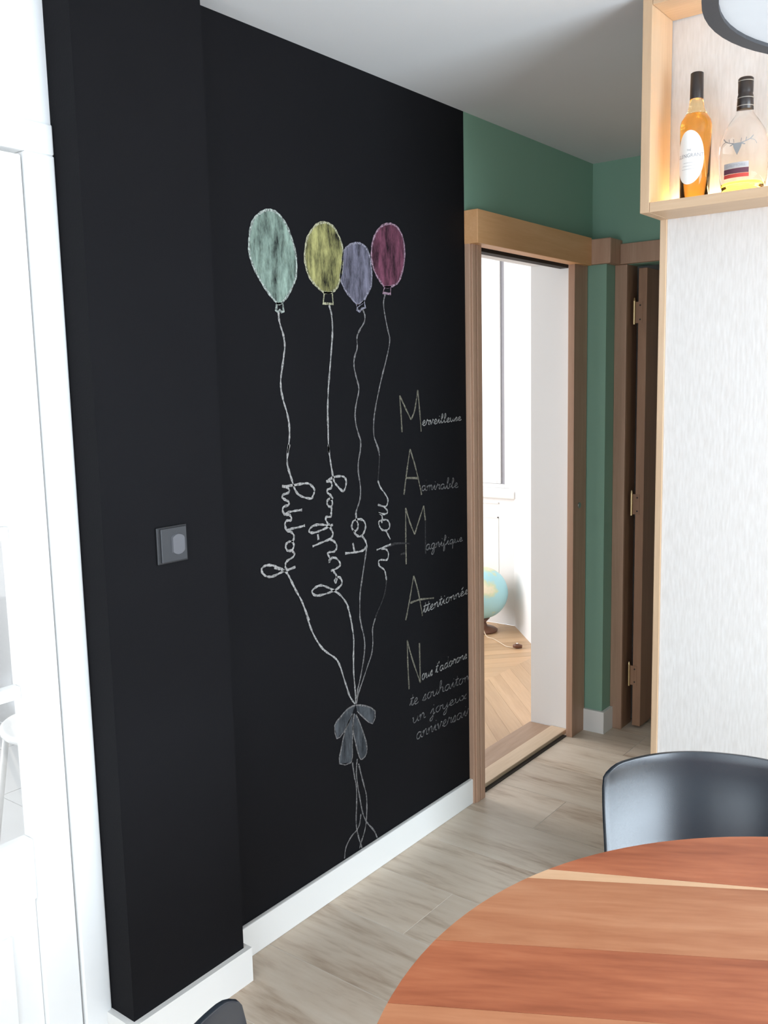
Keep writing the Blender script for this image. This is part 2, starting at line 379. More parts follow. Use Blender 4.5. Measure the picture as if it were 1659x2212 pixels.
# ---- bedroom
tag(obj('wall_bedroom', boxes((-3.35, -3.2, 2.4, 2.6, 0, ZC), (-3.35, -3.2, 4.06, 5.3, 0, ZC), (-3.35, -3.2, 2.6, 4.06, 0, .6), (-3.35, -3.2, 2.6, 4.06, 2.3, ZC),
    (-3.2, -2.45, 5.16, 5.3, 0, ZC), (-2.45, -1.17, 5.16, 5.3, 0, .90), (-2.45, -1.17, 5.16, 5.3, 2.42, ZC), (-1.17, -.9, 5.16, 5.3, 0, ZC), (-3.2, -.2, 2.4, 2.5, 0, ZC)), m_wall), kind='structure')
bm = bmesh.new(); prism(bm, [(-1.139, 5.162), (-.19, 4.145), (-.19, 5.162)], 0, ZC)
tag(obj('wall_bedroom_splay', bm, m_wall), kind='structure')
tag(obj('ceiling_bedroom', boxes((-3.35, -.2, 2.4, 5.3, ZC, ZC + .1)), m_ceil), kind='structure')
bm = bmesh.new()
box(bm, -2.5, -1.118, 5.128, 5.16, .836, .886, bevel=.008)
tag(obj('trim_2', bm, m_white), kind='structure')
bm = bmesh.new()
for b_ in ((-2.3, -1.25, 5.157, 5.16, .70, .712), (-1.262, -1.25, 5.157, 5.16, .20, .712), (-2.3, -1.25, 5.152, 5.16, .796, .806)): box(bm, *b_, bevel=.002)
tag(obj('trim_3', bm, m_white), kind='structure')
w1 = tag(empty('window_1', (-1.8, 5.2, .9)), kind='structure')
ch('window_frame', boxes((-1.212, -1.17, 5.17, 5.23, .90, 2.42), (-2.45, -2.40, 5.17, 5.23, .90, 2.42), (-2.40, -1.212, 5.17, 5.23, .90, .925), (-2.40, -1.212, 5.17, 5.23, 2.375, 2.42), bevel=.003), m_white, w1)
ch('shutter', boxes((-1.2465, -1.213, 5.19, 5.22, .926, 2.374)), m_grey, w1, 'narrow grey folded shutter edge')
ch('casement', boxes((-1.274, -1.2475, 5.18, 5.22, .926, 2.374), (-1.84, -1.80, 5.18, 5.22, .926, 2.374), (-1.80, -1.274, 5.18, 5.22, .926, .95), (-1.80, -1.274, 5.18, 5.22, 2.33, 2.374), bevel=.003), m_white, w1)
ch('casement', boxes((-1.885, -1.845, 5.18, 5.22, .926, 2.374), (-2.395, -2.36, 5.18, 5.22, .926, 2.374), (-2.36, -1.885, 5.18, 5.22, .926, .95), (-2.36, -1.885, 5.18, 5.22, 2.33, 2.374), bevel=.003), m_white, w1)
ch('pane', boxes((-1.80, -1.274, 5.198, 5.202, .95, 2.33)), m_pane, w1)
ch('pane', boxes((-2.36, -1.885, 5.198, 5.202, .95, 2.33)), m_pane, w1)
pf = tag(obj('floor_bedroom', boxes((-3.2, -.2, 2.5, 5.16, -.1, -.002)), paint('parquet_joint', (.16, .095, .05), rough=.8)), kind='structure')
def clip(poly, ax, v, keep_less):
    out = []
    for i in range(len(poly)):
        a, b = poly[i], poly[(i + 1) % len(poly)]
        ia = (a[ax] <= v) == keep_less; ib = (b[ax] <= v) == keep_less
        if ia: out.append(a)
        if ia != ib:
            t = (v - a[ax]) / (b[ax] - a[ax]); out.append((a[0] + t * (b[0] - a[0]), a[1] + t * (b[1] - a[1])))
    return out
for s in range(5):
    xr = -.205 - .497 * s; xl = xr - .497; sg = -1.03 if s % 2 == 0 else 1.03
    m_board = m_parq_a = None
    for k in range(-2, 34):
        y0 = 2.3 + .1135 * k
        p = [(xl, y0), (xr, y0 + sg * .497), (xr, y0 + sg * .497 + .1125), (xl, y0 + .1125)]
        for ax, v, kl in ((1, 2.5, False), (1, 5.155, True)): p = clip(p, ax, v, kl) if len(p) > 2 else p
        if len(p) < 3 or max(q[1] for q in p) - min(q[1] for q in p) < .02: continue
        # board mesh is built along its own length so that the grain follows it
        c = (sum(q[0] for q in p) / len(p), sum(q[1] for q in p) / len(p)); th = math.atan(sg)
        ct, st = math.cos(-th), math.sin(-th)
        bm = bmesh.new(); prism(bm, [((x - c[0]) * ct - (y - c[1]) * st, (x - c[0]) * st + (y - c[1]) * ct) for x, y in p], -.01, 0)
        o = obj('parquet_board', bm, m_parq, pf, loc=(c[0], c[1], 0)); o.rotation_euler = (0, 0, th)

# ================================================================== CHALK ON THE WALL (parts of the wall)
CHALK = {"balloons":[[[18381,20487,18090,20368,17864,20191,17722,19935,17647,19599,17649,19271,17723,19068,17871,18809,18075,18550,18327,18290,18565,18102,
18676,18046,18841,18118,19060,18304,19288,18604,19409,18836,19452,19220,19407,19532,19282,19865,19111,20158,18892,20379,18649,20486],[18608,18058,18566,
17868,18641,17824,18713,17891,18780,17837,18859,17851,18838,18070]],[[20578,20428,20296,20314,20011,20040,19877,19802,19796,19443,19830,19157,19954,18877,
20192,18668,20487,18507,20639,18474,20900,18500,21143,18633,21285,18845,21407,19191,21467,19599,21438,19898,21289,20149,21089,20358,20833,20442],[20588,
18471,20522,18162,20963,18169,20941,18486]],[[22151,20022,21817,19937,21567,19777,21466,19566,21396,19190,21341,18916,21491,18657,21700,18466,22023,18244,
22132,18180,22363,18297,22543,18517,22785,18814,22816,19307,22760,19651,22598,19913,22375,20011],[22105,18196,22071,18056,22181,18009,22298,18102,22471,
18146,22421,18335]],[[23716,20770,23383,20660,23079,20416,22892,20082,22832,19728,22896,19419,23061,19151,23319,18922,23496,18827,23863,18881,24178,19019,
24375,19289,24513,19630,24558,20036,24475,20427,24234,20689,23990,20775],[23466,18825,23369,18640,23762,18628,23788,18847]]],"lines":[["string","w",6.0,
[[18664,17826,18664,17653,18726,17434,18816,17215,18857,16930,18811,16674,18722,16322,18651,16034,18645,15745,18721,15422,18845,15094,18914,14797,18921,
14469,18868,14177,18809,13967],[19382,9162,19505,8812,19697,8442,19973,8065,20233,7835,20608,7554,20793,7280,20921,6942,21102,6471,21234,6163,21457,5864]]],
["happy","w",6.5,[[18900,14198,18822,13964,18781,13700,18835,13482,18955,13175,19042,12951,19171,12774,19404,12653,19726,12576,19812,12650,19892,12781,
19824,12899,19633,13023,19344,13043,18948,13036,18544,13055],[18544,13055,18752,12994,18825,12919,18783,12843,18569,12812,18539,12735,18657,12655,18789,
12586,18764,12494,18590,12474,18528,12388,18579,12274,18654,12238],[18655,12251,18754,12293,19028,12300,19326,12291],[18654,12238,18808,12205,18869,12116,
18839,12052,18664,12061,18602,11974,18633,11835,18688,11773],[18689,11787,18845,11806,19202,11812,19424,11829],[18688,11773,18840,11711,18945,11600,18927,
11493,18866,11448,18729,11454,18610,11391,18604,11283,18696,11195,18853,11203,18929,11301,18903,11401,18827,11453],[18852,11176,18934,11080,18882,10992,
18643,10922,18561,10840,18555,10731,18611,10681],[18965,10689,18668,10657,18396,10636,18089,10583,17865,10596,17703,10678,17611,10801,17641,10889,17791,
10930,18030,10889,18252,10797,18550,10623,18660,10494,18768,10309,18950,9997,19173,9645,19356,9240,19468,9005],[18101,10810,18325,10739]]],["string","w",
6.0,[[20779,18126,20863,17913,20901,17612,20886,17274,20810,16765,20738,16323,20667,15916,20620,15576,20575,15064,20572,14549,20566,14067,20582,13841],
[21343,8740,21417,8420,21485,7946,21451,7416,21440,6879,21488,6323,21516,5847]]],["birthday","w",6.5,[[20563,14091,20577,13922,20634,13581,20704,13236,
20759,13003,20883,12849,21161,12642,21276,12723,21338,12919,21267,13041,21114,13099,20763,13103,20415,13014],[20415,13014,20628,12973,20666,12870,20619,
12790,20446,12751,20463,12664,20609,12564,20669,12457,20497,12476,20420,12386,20467,12281,20585,12230,20662,12301,20646,12417,20562,12478],[20627,12205,
20594,12052,20581,11939,20366,11952,20342,11884,20421,11760,20504,11692],[20656,11686,20351,11627,20009,11575,19718,11568,19590,11647,19727,11754,19977,
11777,20270,11729,20481,11652,20604,11506,20642,11385,20507,11276,20162,11227,19719,11166],[19964,11496,19989,11323],[20506,11261,20677,11179,20793,11045,
20775,10932,20662,10862,20446,10882,20379,10835,20460,10721,20478,10646],[20458,10678,20432,10582,20500,10643,20567,10689,20762,10643,20932,10469,20906,
10385,20726,10328,20497,10304],[20614,10275,20739,10122,20756,10002,20707,9908,20658,9990,20781,10070,20933,9999,20995,9869,20923,9765,20653,9684,20173,
9652,19793,9686,19625,9825,19763,9926,20017,9950,20269,9859,20609,9678,20910,9472,21169,9182,21273,8951,21372,8587]]],["string","g",5.5,[[22326,18086,22433,
17916,22396,17704,22159,17450,22026,17236,22024,16921,21871,16604,21859,16324,21959,16007,22059,15688,21929,15300,21842,14948,21873,14626,21975,14335,22079,
14077,22037,13737],[22082,13994,22025,13734,21935,13449,21923,13157,21969,12917,22012,12618,21967,12298,21841,12075,21751,11909],[22208,10649,22178,10502,
22068,10127,21957,9722,21844,9258,21812,8490],[21808,8639,21883,8277,21990,7942,22018,7586,21928,7140,21757,6638,21591,6216,21516,5847]]],["to","w",6.5,
[[21751,11909,21780,11698,21843,11542,21814,11397,21672,11342,21561,11432,21543,11552,21640,11672,21872,11692,22104,11626,22216,11462,22162,11289,22015,
11160,21850,11159,21692,11265,21605,11396],[22015,11160,22173,10986,22252,10793,22208,10649],[22212,10769,22067,10686,21738,10678,21190,10726],[21565,10987,
21637,10709]]],["string","g",5.0,[[23488,18611,23388,18354,23436,17997,23571,17532,23669,17170,23478,16618,23214,16034,22982,15453,22814,14948,22741,14585,
22755,14182,22923,13877,23006,13667],[22864,13943,22954,13758,23006,13574],[22588,8393,22440,8073,22436,7641,22360,7266,22164,6961,21905,6559,21648,6160,
21528,5843]]],["faint","f",5.0,[[23006,13574,22958,13186,22894,12800],[23223,9520,23135,9160,22973,8878,22660,8504,22555,8327],[24326,10572,23750,10653,
23493,10666]]],["you","w",5.5,[[22894,12800,23009,12576,23249,12338,23392,12138,23335,11960,23184,11932,22866,12030],[23184,11932,23330,11807,23352,11711,
23175,11687,22880,11763,23050,11672,23070,11531,23041,11412],[23044,11504,22894,11478,22914,11337,23057,11195,23256,11152,23435,11205,23441,11359,23318,
11484,23094,11513],[23256,11152,23352,10999,23473,10825],[23493,10666,23339,10643,22738,10590],[22986,10588,23234,10534,23355,10375,23272,10185,22973,10234,
22833,10211,22866,10051,23110,9885,23180,9716,23223,9520]]],["string","g",5.0,[[21261,4002,21331,3541,21417,3150,21413,2630,21361,2087,21377,1757,21482,
1347,21620,981],[21501,4037,21438,3662,21469,3251,21569,2731,21698,2154,21898,1747,22258,1309,22418,992],[21554,3859,21741,3231,21904,2684,21918,2270,21869,
1799,21763,1474,21599,1216,21499,1013],[21606,2150,21533,1855,21406,1704,21100,1590,20824,1346,20733,1005]]]],"bow":[[21485,5817,21103,5814,20750,5652,
20459,5475,20551,5023,20900,5142,21328,5591],[21514,5808,21990,5647,22473,5322,22333,4942,21913,5253,21565,5597],[21326,5552,20959,5161,20733,4615,20640,
4182,21203,4023,21282,4508,21326,5279],[21415,5564,21336,5080,21461,4527,21622,4035,21770,3944,21989,4069,21973,4436,21724,5074,21502,5499]],"caps":[["M",
[[24238,14254,24196,14877,24142,15437],[24142,15437,24419,15069,24739,14641],[24739,14641,24957,14936,25152,15602],[25152,15602,25235,14984,25315,14219]]],
["A",[[24278,12194,24448,12906,24660,13674],[24660,13674,24904,13159,25092,12671,25280,12086],[24418,12739,25066,12673]]],["M",[[24327,9856,24333,10806,
24353,11746],[24353,11746,24570,11247,24833,10794],[24833,10794,25101,11237,25388,11698],[25388,11698,25473,11189]]],["A",[[24243,7962,24462,8551,24740,
9391],[24740,9391,24979,8814,25214,7904],[24510,8496,25074,8504,25920,8388]]],["N",[[24358,5528,24318,6357,24295,7251],[24295,7251,24553,6574,25016,5578],
[25016,5578,25004,6989]]]],"faintM":[[25473,11189,25457,10033],[23361,10614,23887,10630,24548,10522],[24019,10233,24266,10253]],"words":[["erveilleuse","s",
[[25377,14444,25500,14493,25553,14556,25498,14582,25429,14509,25447,14420,25534,14414,25598,14451],[25597,14442,25675,14584,25706,14594,25716,14559,25791,
14569,25760,14448,25818,14432],[25823,14535,25873,14579,25898,14427,25988,14539,26010,14590,26067,14566],[26054,14466,26181,14510,26234,14569,26176,14592,
26107,14525,26126,14443,26217,14438,26282,14473],[26283,14481,26389,14588,26367,14467,26448,14454],[26407,14676,26421,14692],[26451,14470,26595,14630,26625,
14739,26575,14755,26535,14598,26541,14457,26637,14476],[26637,14476,26782,14632,26812,14738,26761,14754,26722,14601,26729,14464,26825,14482],[26826,14490,
26957,14531,27012,14583,26951,14604,26880,14544,26902,14470,26996,14466,27064,14497],[27074,14577,27108,14592,27101,14491,27172,14472,27260,14539,27285,
14603,27271,14497,27333,14485],[27333,14485,27479,14613,27503,14545,27429,14474,27367,14493,27461,14476,27546,14506],[27547,14512,27682,14550,27737,14597,
27675,14616,27602,14561,27626,14495,27724,14492,27793,14520]]],["dmirable","s2",[[25507,12351,25396,12385,25302,12297,25357,12212,25480,12270,25532,12414,
25564,12577,25527,12378,25508,12233,25588,12210],[25600,12301,25659,12362,25636,12190,25669,12316,25743,12367,25769,12311,25752,12185,25786,12310,25860,
12361,25897,12304,25883,12206,25958,12202],[25961,12229,26078,12340,26053,12207,26143,12184],[26098,12438,26114,12455],[26145,12202,26232,12341,26268,12349,
26280,12312,26367,12317,26334,12193,26400,12172],[26666,12284,26549,12325,26436,12260,26459,12170,26563,12165,26664,12266,26680,12309,26652,12178,26738,
12156],[26738,12156,26886,12343,26942,12498,26869,12485,26837,12240,26860,12142,26987,12162,26983,12268,27056,12281],[27058,12159,27224,12325,27258,12445,
27199,12466,27155,12294,27163,12136,27273,12149],[27274,12157,27424,12193,27487,12251,27417,12280,27336,12215,27361,12127,27469,12113,27546,12144]]],["agnifique","s2",
[[25711,10296,25609,10340,25506,10262,25523,10160,25616,10159,25709,10277,25725,10326,25696,10178,25771,10158],[26023,10287,25918,10329,25815,10255,25833,
10158,25927,10157,26025,10306,25983,10063,25899,9948,25826,9985,25919,10100,26086,10174],[26096,10248,26152,10311,26129,10137,26168,10265,26248,10317,26282,
10262,26269,10163,26339,10163],[26343,10189,26454,10301,26430,10171,26515,10153],[26473,10397,26488,10414],[26517,10170,26668,10336,26718,10469,26656,10490,
26615,10304,26557,9982,26622,9984,26642,10135,26746,10184],[26746,10184,26858,10288,26835,10166,26922,10150],[26876,10377,26891,10392],[27184,10254,27072,
10289,26965,10229,26988,10149,27087,10148,27186,10269,27158,10133,27127,9949],[27158,10133,27257,10177],[27267,10252,27302,10266,27295,10162,27369,10139,
27462,10203,27487,10267,27473,10160,27539,10145],[27542,10166,27682,10199,27739,10245,27674,10268,27599,10214,27624,10144,27725,10137,27797,10163]]],["ttentionnée","s",
[[25247,8015,25380,8218,25403,8337,25347,8020,25442,8015],[25291,8215,25471,8231],[25443,8025,25577,8226,25600,8343,25544,8029,25640,8024],[25487,8222,
25668,8239],[25643,8044,25794,8099,25858,8169,25789,8195,25706,8115,25730,8019,25838,8015,25916,8057],[25925,8124,25989,8194,25965,8012,26008,8147,26100,
8208,26141,8153,26127,8048,26209,8052],[26210,8062,26347,8255,26369,8368,26315,8067,26415,8063],[26254,8251,26442,8268],[26418,8091,26547,8216,26521,8077,
26621,8064],[26568,8319,26586,8338],[26869,8221,26757,8234,26661,8139,26733,8051,26855,8111,26867,8202,26795,8236,26906,8213,26963,8206],[26958,8170,27024,
8236,27002,8065,27045,8192,27141,8250,27185,8198,27172,8100,27258,8104],[27268,8184,27335,8249,27313,8080,27357,8206,27454,8262,27498,8212,27486,8115,27573,
8120],[27575,8137,27740,8188,27808,8251,27731,8273,27643,8201,27671,8116,27790,8113,27875,8151],[27681,8340,27809,8414],[27875,8151,28042,8202,28110,8263,
28033,8285,27943,8214,27972,8131,28093,8128,28179,8166]]],["ous t'adorons et","s",[[25290,5822,25208,5842,25133,5738,25181,5636,25274,5700,25288,5802,25237,
5842,25317,5813,25358,5803],[25358,5803,25389,5824,25376,5681,25438,5652,25521,5744,25547,5835,25527,5684,25582,5665],[25582,5665,25721,5847,25737,5748,
25666,5647,25612,5676,25695,5647,25772,5689],[25947,5692,26061,5890,26082,6007,26029,5694,26107,5686],[25987,5889,26135,5900],[26184,6046,26159,5968],[26435,
5816,26336,5853,26237,5775,26254,5679,26343,5681,26432,5797,26448,5845,26420,5701,26492,5684],[26722,5829,26620,5856,26532,5760,26581,5676,26695,5744,26745,
5895,26777,6064,26740,5857,26721,5707,26794,5690],[26997,5841,26908,5859,26828,5765,26883,5673,26983,5731,26995,5823,26938,5859,27026,5833,27071,5824],
[27057,5714,27138,5861,27170,5871,27181,5834,27259,5844,27227,5717,27287,5700],[27484,5847,27392,5864,27312,5773,27369,5684,27470,5740,27481,5829,27423,
5864,27514,5838,27560,5830],[27555,5794,27611,5857,27589,5689,27627,5813,27707,5867,27741,5815,27728,5718,27798,5719],[27797,5711,27945,5869,27966,5783,
27891,5695,27830,5720,27923,5696,28008,5732],[28203,5744,28339,5789,28395,5849,28333,5873,28259,5805,28281,5721,28378,5714,28448,5749],[28447,5741,28567,
5909,28586,6008,28539,5742,28627,5736],[28485,5908,28650,5918]]],["te souhaitons","s2",[[24380,4944,24525,5156,24550,5285,24488,4941,24592,4927],[24428,
5159,24623,5164],[24595,4948,24758,4997,24827,5071,24753,5106,24663,5022,24688,4913,24804,4899,24889,4940],[25123,4900,25309,5088,25336,4980,25241,4875,
25165,4910,25281,4874,25388,4914],[25652,5056,25532,5081,25429,4977,25504,4868,25635,4928,25649,5034,25573,5079,25692,5044,25752,5031],[25752,5031,25796,
5051,25785,4902,25876,4868,25992,4960,26026,5054,26005,4896,26086,4872],[26086,4872,26263,5100,26328,5267,26243,5270,26167,4848,26207,4996,26321,5056,26400,
5011,26384,4884,26488,4860],[26830,4997,26684,5044,26544,4964,26573,4858,26702,4854,26827,4976,26847,5028,26813,4872,26919,4847],[26925,4889,27074,5021,
27045,4865,27161,4840],[27098,5136,27118,5156],[27163,4861,27323,5065,27348,5190,27287,4858,27406,4844],[27213,5069,27436,5072],[27696,4991,27563,5016,
27451,4915,27536,4808,27679,4867,27693,4970,27608,5014,27739,4979,27806,4967],[27801,4925,27878,4996,27853,4799,27904,4943,28017,5001,28068,4938,28054,
4824,28155,4821],[28154,4811,28363,4990,28397,4886,28290,4786,28201,4820,28337,4785,28459,4823]]],["un joyeux","s2",[[24532,4430,24582,4451,24570,4292,
24674,4256,24805,4353,24842,4452,24820,4286,24912,4261],[24927,4372,25008,4446,24981,4237,25034,4390,25153,4452,25207,4384,25191,4265,25298,4262],[25595,
4286,25787,4428,25743,4092,25633,4009,25567,4074,25890,4257],[25806,4533,25829,4553],[26210,4391,26062,4417,25938,4318,26034,4211,26194,4269,26207,4371,
26112,4416,26259,4379,26334,4366],[26334,4366,26388,4385,26379,4243,26493,4210,26634,4296,26671,4384,26616,4077,26489,3979,26420,4040,26730,4234],[26757,
4243,26972,4286,27060,4351,26959,4384,26844,4309,26884,4210,27040,4196,27151,4232],[27164,4337,27220,4354,27213,4221,27332,4189,27477,4270,27515,4353,27497,
4213,27602,4191],[27621,4340,27727,4317,27820,4186,27929,4183],[27949,4337,27654,4171]]],["anniversaire","s2",[[25020,3786,24887,3840,24755,3747,24779,
3624,24898,3620,25016,3762,25036,3822,25000,3640,25097,3612],[25113,3734,25185,3816,25154,3586,25205,3755,25307,3824,25350,3749,25333,3616,25422,3613],
[25437,3721,25509,3804,25479,3574,25530,3742,25633,3811,25677,3736,25660,3604,25751,3600],[25756,3636,25901,3788,25869,3608,25978,3580],[25926,3920,25946,
3944],[25997,3724,26068,3782,26103,3563,26229,3715,26259,3786,26339,3747],[26321,3603,26499,3657,26575,3738,26493,3777,26395,3685,26423,3563,26550,3547,
26642,3591],[26641,3579,26752,3767,26797,3777,26812,3728,26923,3736,26879,3570,26964,3543],[26951,3544,27155,3751,27183,3631,27080,3515,26996,3554,27124,
3513,27241,3557],[27595,3686,27444,3740,27298,3650,27327,3530,27461,3525,27592,3662,27613,3721,27577,3544,27687,3516],[27693,3564,27849,3712,27817,3535,
27938,3507],[27875,3841,27896,3864],[27941,3531,28057,3715,28105,3725,28122,3677,28239,3685,28195,3521,28285,3494],[28275,3530,28470,3582,28551,3661,28461,
3700,28356,3609,28387,3490,28527,3474,28627,3517]]]]}
def pairs(l): return [(l[i] / 1e4, l[i + 1] / 1e4) for i in range(0, len(l), 2)]
def ribbon(bm, pts, w, x, closed=False):
    n = len(pts); L_, R_ = [], []
    for i, p in enumerate(pts):
        a = pts[i - 1] if (closed or i) else pts[i]; b = pts[(i + 1) % n] if (closed or i < n - 1) else pts[i]
        dy, dz = b[0] - a[0], b[1] - a[1]; l = math.hypot(dy, dz) or 1
        ww = w * (.5 + .12 * math.sin(i * 1.7) + .08 * math.sin(i * .61))
        ny, nz = -dz / l * ww, dy / l * ww
        L_.append(bm.verts.new((x, p[0] + ny, p[1] + nz))); R_.append(bm.verts.new((x, p[0] - ny, p[1] - nz)))
    for i in range(n if closed else n - 1):
        j = (i + 1) % n; bm.faces.new((L_[i], R_[i], R_[j], L_[j]))
m_cw = chalk('white_chalk', (.40, .385, .37), .30, .62)
m_cg = chalk('thin_white_chalk', (.27, .255, .25), .32, .68)
m_cf = chalk('rubbed_chalk', (.060, .057, .057), .35, .7)
m_cy = chalk('yellowish_chalk', (.235, .215, .165), .32, .68)
m_cs = chalk('grey_chalk', (.36, .345, .33), .28, .62)
m_cs2 = chalk('faint_grey_chalk', (.19, .18, .178), .28, .64)
MATS = {'w': m_cw, 'g': m_cg, 'f': m_cf, 'y': m_cy, 's': m_cs, 's2': m_cs2}
fills = [chalk('green_chalk', (.27, .36, .30), .33, .66, True), chalk('yellow_chalk', (.36, .34, .135), .37, .64, True), chalk('grey_violet_chalk', (.19, .18, .235), .33, .66, True), chalk('pink_chalk', (.21, .068, .108), .35, .68, True)]
outl = [chalk('pale_green_outline_chalk', (.40, .44, .40)), chalk('pale_yellow_outline_chalk', (.44, .42, .28)), chalk('pale_violet_outline_chalk', (.28, .265, .32)), chalk('pale_pink_outline_chalk', (.37, .24, .30))]
names = ('large green', 'yellow', 'small grey violet', 'dark pink')
for (o_, k_), mf, mo, nm in zip(CHALK['balloons'], fills, outl, names):
    pts = crom(pairs(o_), 5, True)
    bm = bmesh.new(); bm.faces.new([bm.verts.new((.0006, y, z)) for y, z in pts])
    b = obj('chalk_balloon', bm, mf, wall_left); b['label'] = '%s chalk balloon' % nm
    bm = bmesh.new(); ribbon(bm, pts, .0062, .0010, True); obj('outline', bm, mo, b)
    kp = pairs(k_)
    bm = bmesh.new(); ribbon(bm, kp, .007, .0010, True); obj('knot', bm, mo, b)
for lab, mt, wd, strokes in CHALK['lines']:
    bm = bmesh.new()
    for i, s in enumerate(strokes): ribbon(bm, crom(pairs(s), 4), wd * 1e-3, .0012 + .0001 * i)
    o = obj('chalk_string' if lab in ('string', 'faint') else 'chalk_word', bm, MATS[mt], wall_left)
    if lab not in ('string', 'faint'): o['label'] = 'white chalk word %s' % lab
for s in CHALK['bow']:
    p = pairs(s)
    bm = bmesh.new(); bm.faces.new([bm.verts.new((.0006, y, z)) for y, z in p]); b = obj('chalk_ribbon', bm, chalk('bow_chalk', (.10, .108, .118), .28, .72, True), wall_left)
    bm = bmesh.new(); ribbon(bm, crom(p, 2), .0045, .0010); obj('outline', bm, m_cg, b)
for c, ss in CHALK['caps']:
    bm = bmesh.new()
    for i, s in enumerate(ss): ribbon(bm, crom(pairs(s), 4), .0058, .0008 + .0001 * i)
    o = obj('chalk_letter', bm, m_cy, wall_left); o['label'] = 'yellowish chalk capital %s' % c
bm = bmesh.new()
for i, s in enumerate(CHALK['faintM']): ribbon(bm, crom(pairs(s), 4), .0055, .0008 + .0001 * i)
obj('chalk_letter', bm, m_cf, wall_left)
for wd, mt, ss in CHALK['words']:
    bm = bmesh.new()
    for i, s in enumerate(ss):
        p = [q for q in pairs(s) if q[0] < 2.811]
        if len(p) > 1: ribbon(bm, crom(p, 3), .0036, .0008 + .00005 * i)
    o = obj('chalk_word', bm, MATS[mt], wall_left); o['label'] = 'small grey chalk handwriting'

# ================================================================== THINGS
# ---- round table
A0 = R(29.5); dx, dy = math.cos(A0), math.sin(A0); TC = (1.726, 1.098); TR = .6733
tab = tag(empty('round_table', (TC[0], TC[1], 0)), 'round dining table with a reddish brown solid wood plank top', 'table')
def corner(f, sg):
    s = sg * TR * .7
    for _ in range(40):
        v = f(s); s = sg * math.sqrt(max(TR * TR - v * v, 0))
    return s
def plank_poly(lo, hi, n=28):
    """part of the disc between two lines lo(s) and hi(s) across the grain; s runs along it"""
    up, dn = [], []
    ss = [max(-TR + 1e-4, min(TR - 1e-4, -TR * math.cos(math.pi * i / n))) for i in range(n + 1)]
    for f in (lo, hi):
        if abs(f(0)) < TR: ss += [corner(f, -1), corner(f, 1)]
    for s in sorted(ss):
        c = math.sqrt(max(TR * TR - s * s, 0))
        a, b = max(lo(s), -c), min(hi(s), c)
        if b - a > 1e-4: up.append((s, b)); dn.append((s, a))
        elif b - a > -2e-4: dn.append((s, (a + b) / 2))
    return dn + up[::-1]
wedge = lambda s: max(.487, .4885 - .070 * (s + .0))
red = [(.34, (.24, .066, .030)), (.46, (.35, .104, .048)), (.54, (.41, .130, .060)), (.68, (.50, .19, .095))]
org = [(.34, (.27, .090, .040)), (.45, (.37, .140, .066)), (.54, (.42, .172, .084)), (.68, (.49, .225, .118))]
sap = [(.28, (.58, .34, .19)), (.5, (.68, .42, .25)), (.72, (.72, .47, .30))]
m_red = wood('red_table_plank', red, 'X', rough=.42, scale=8, stretch=7, vary=.06, dist=1.2, spec=.25)
m_org = wood('orange_table_plank', org, 'X', rough=.42, scale=8, stretch=7, vary=.06, dist=1.2, spec=.25)
m_sap = wood('pale_sapwood', sap, 'X', rough=.42, scale=9, stretch=9, vary=.03)
cuts = [(-.6733, -.47, m_org), (-.47, -.25, m_red), (-.25, -.04, m_org), (-.04, .146, m_org), (.146, .296, m_red), (.296, .487, m_org)]
def plank(lo, hi, m, label=None):
    p = plank_poly(lo, hi, 64)
    bm = bmesh.new(); prism(bm, p, -.032, 0)
    o = obj('plank', bm, m, tab, loc=(0, 0, .75)); o.rotation_euler = (0, 0, A0)
    if label: o['label'] = label
for a, b, m in cuts: plank(lambda s, a=a: a + .0003, lambda s, b=b: b - .0003, m)
plank(lambda s: .4873, lambda s: wedge(s) - .0003, m_sap, 'pale sapwood streak')
plank(lambda s: wedge(s) + .0003, lambda s: .70, m_red)
bm = bmesh.new(); lathe(bm, [(.06, .04), (.045, .10), (.045, .66), (.16, .70), (.16, .718)], 28); obj('pedestal', bm, m_leg, tab, True)
bm = bmesh.new(); lathe(bm, [(.28, 0), (.28, .012), (.08, .04), (.06, .04)], 40); obj('base', bm, m_leg, tab, True)

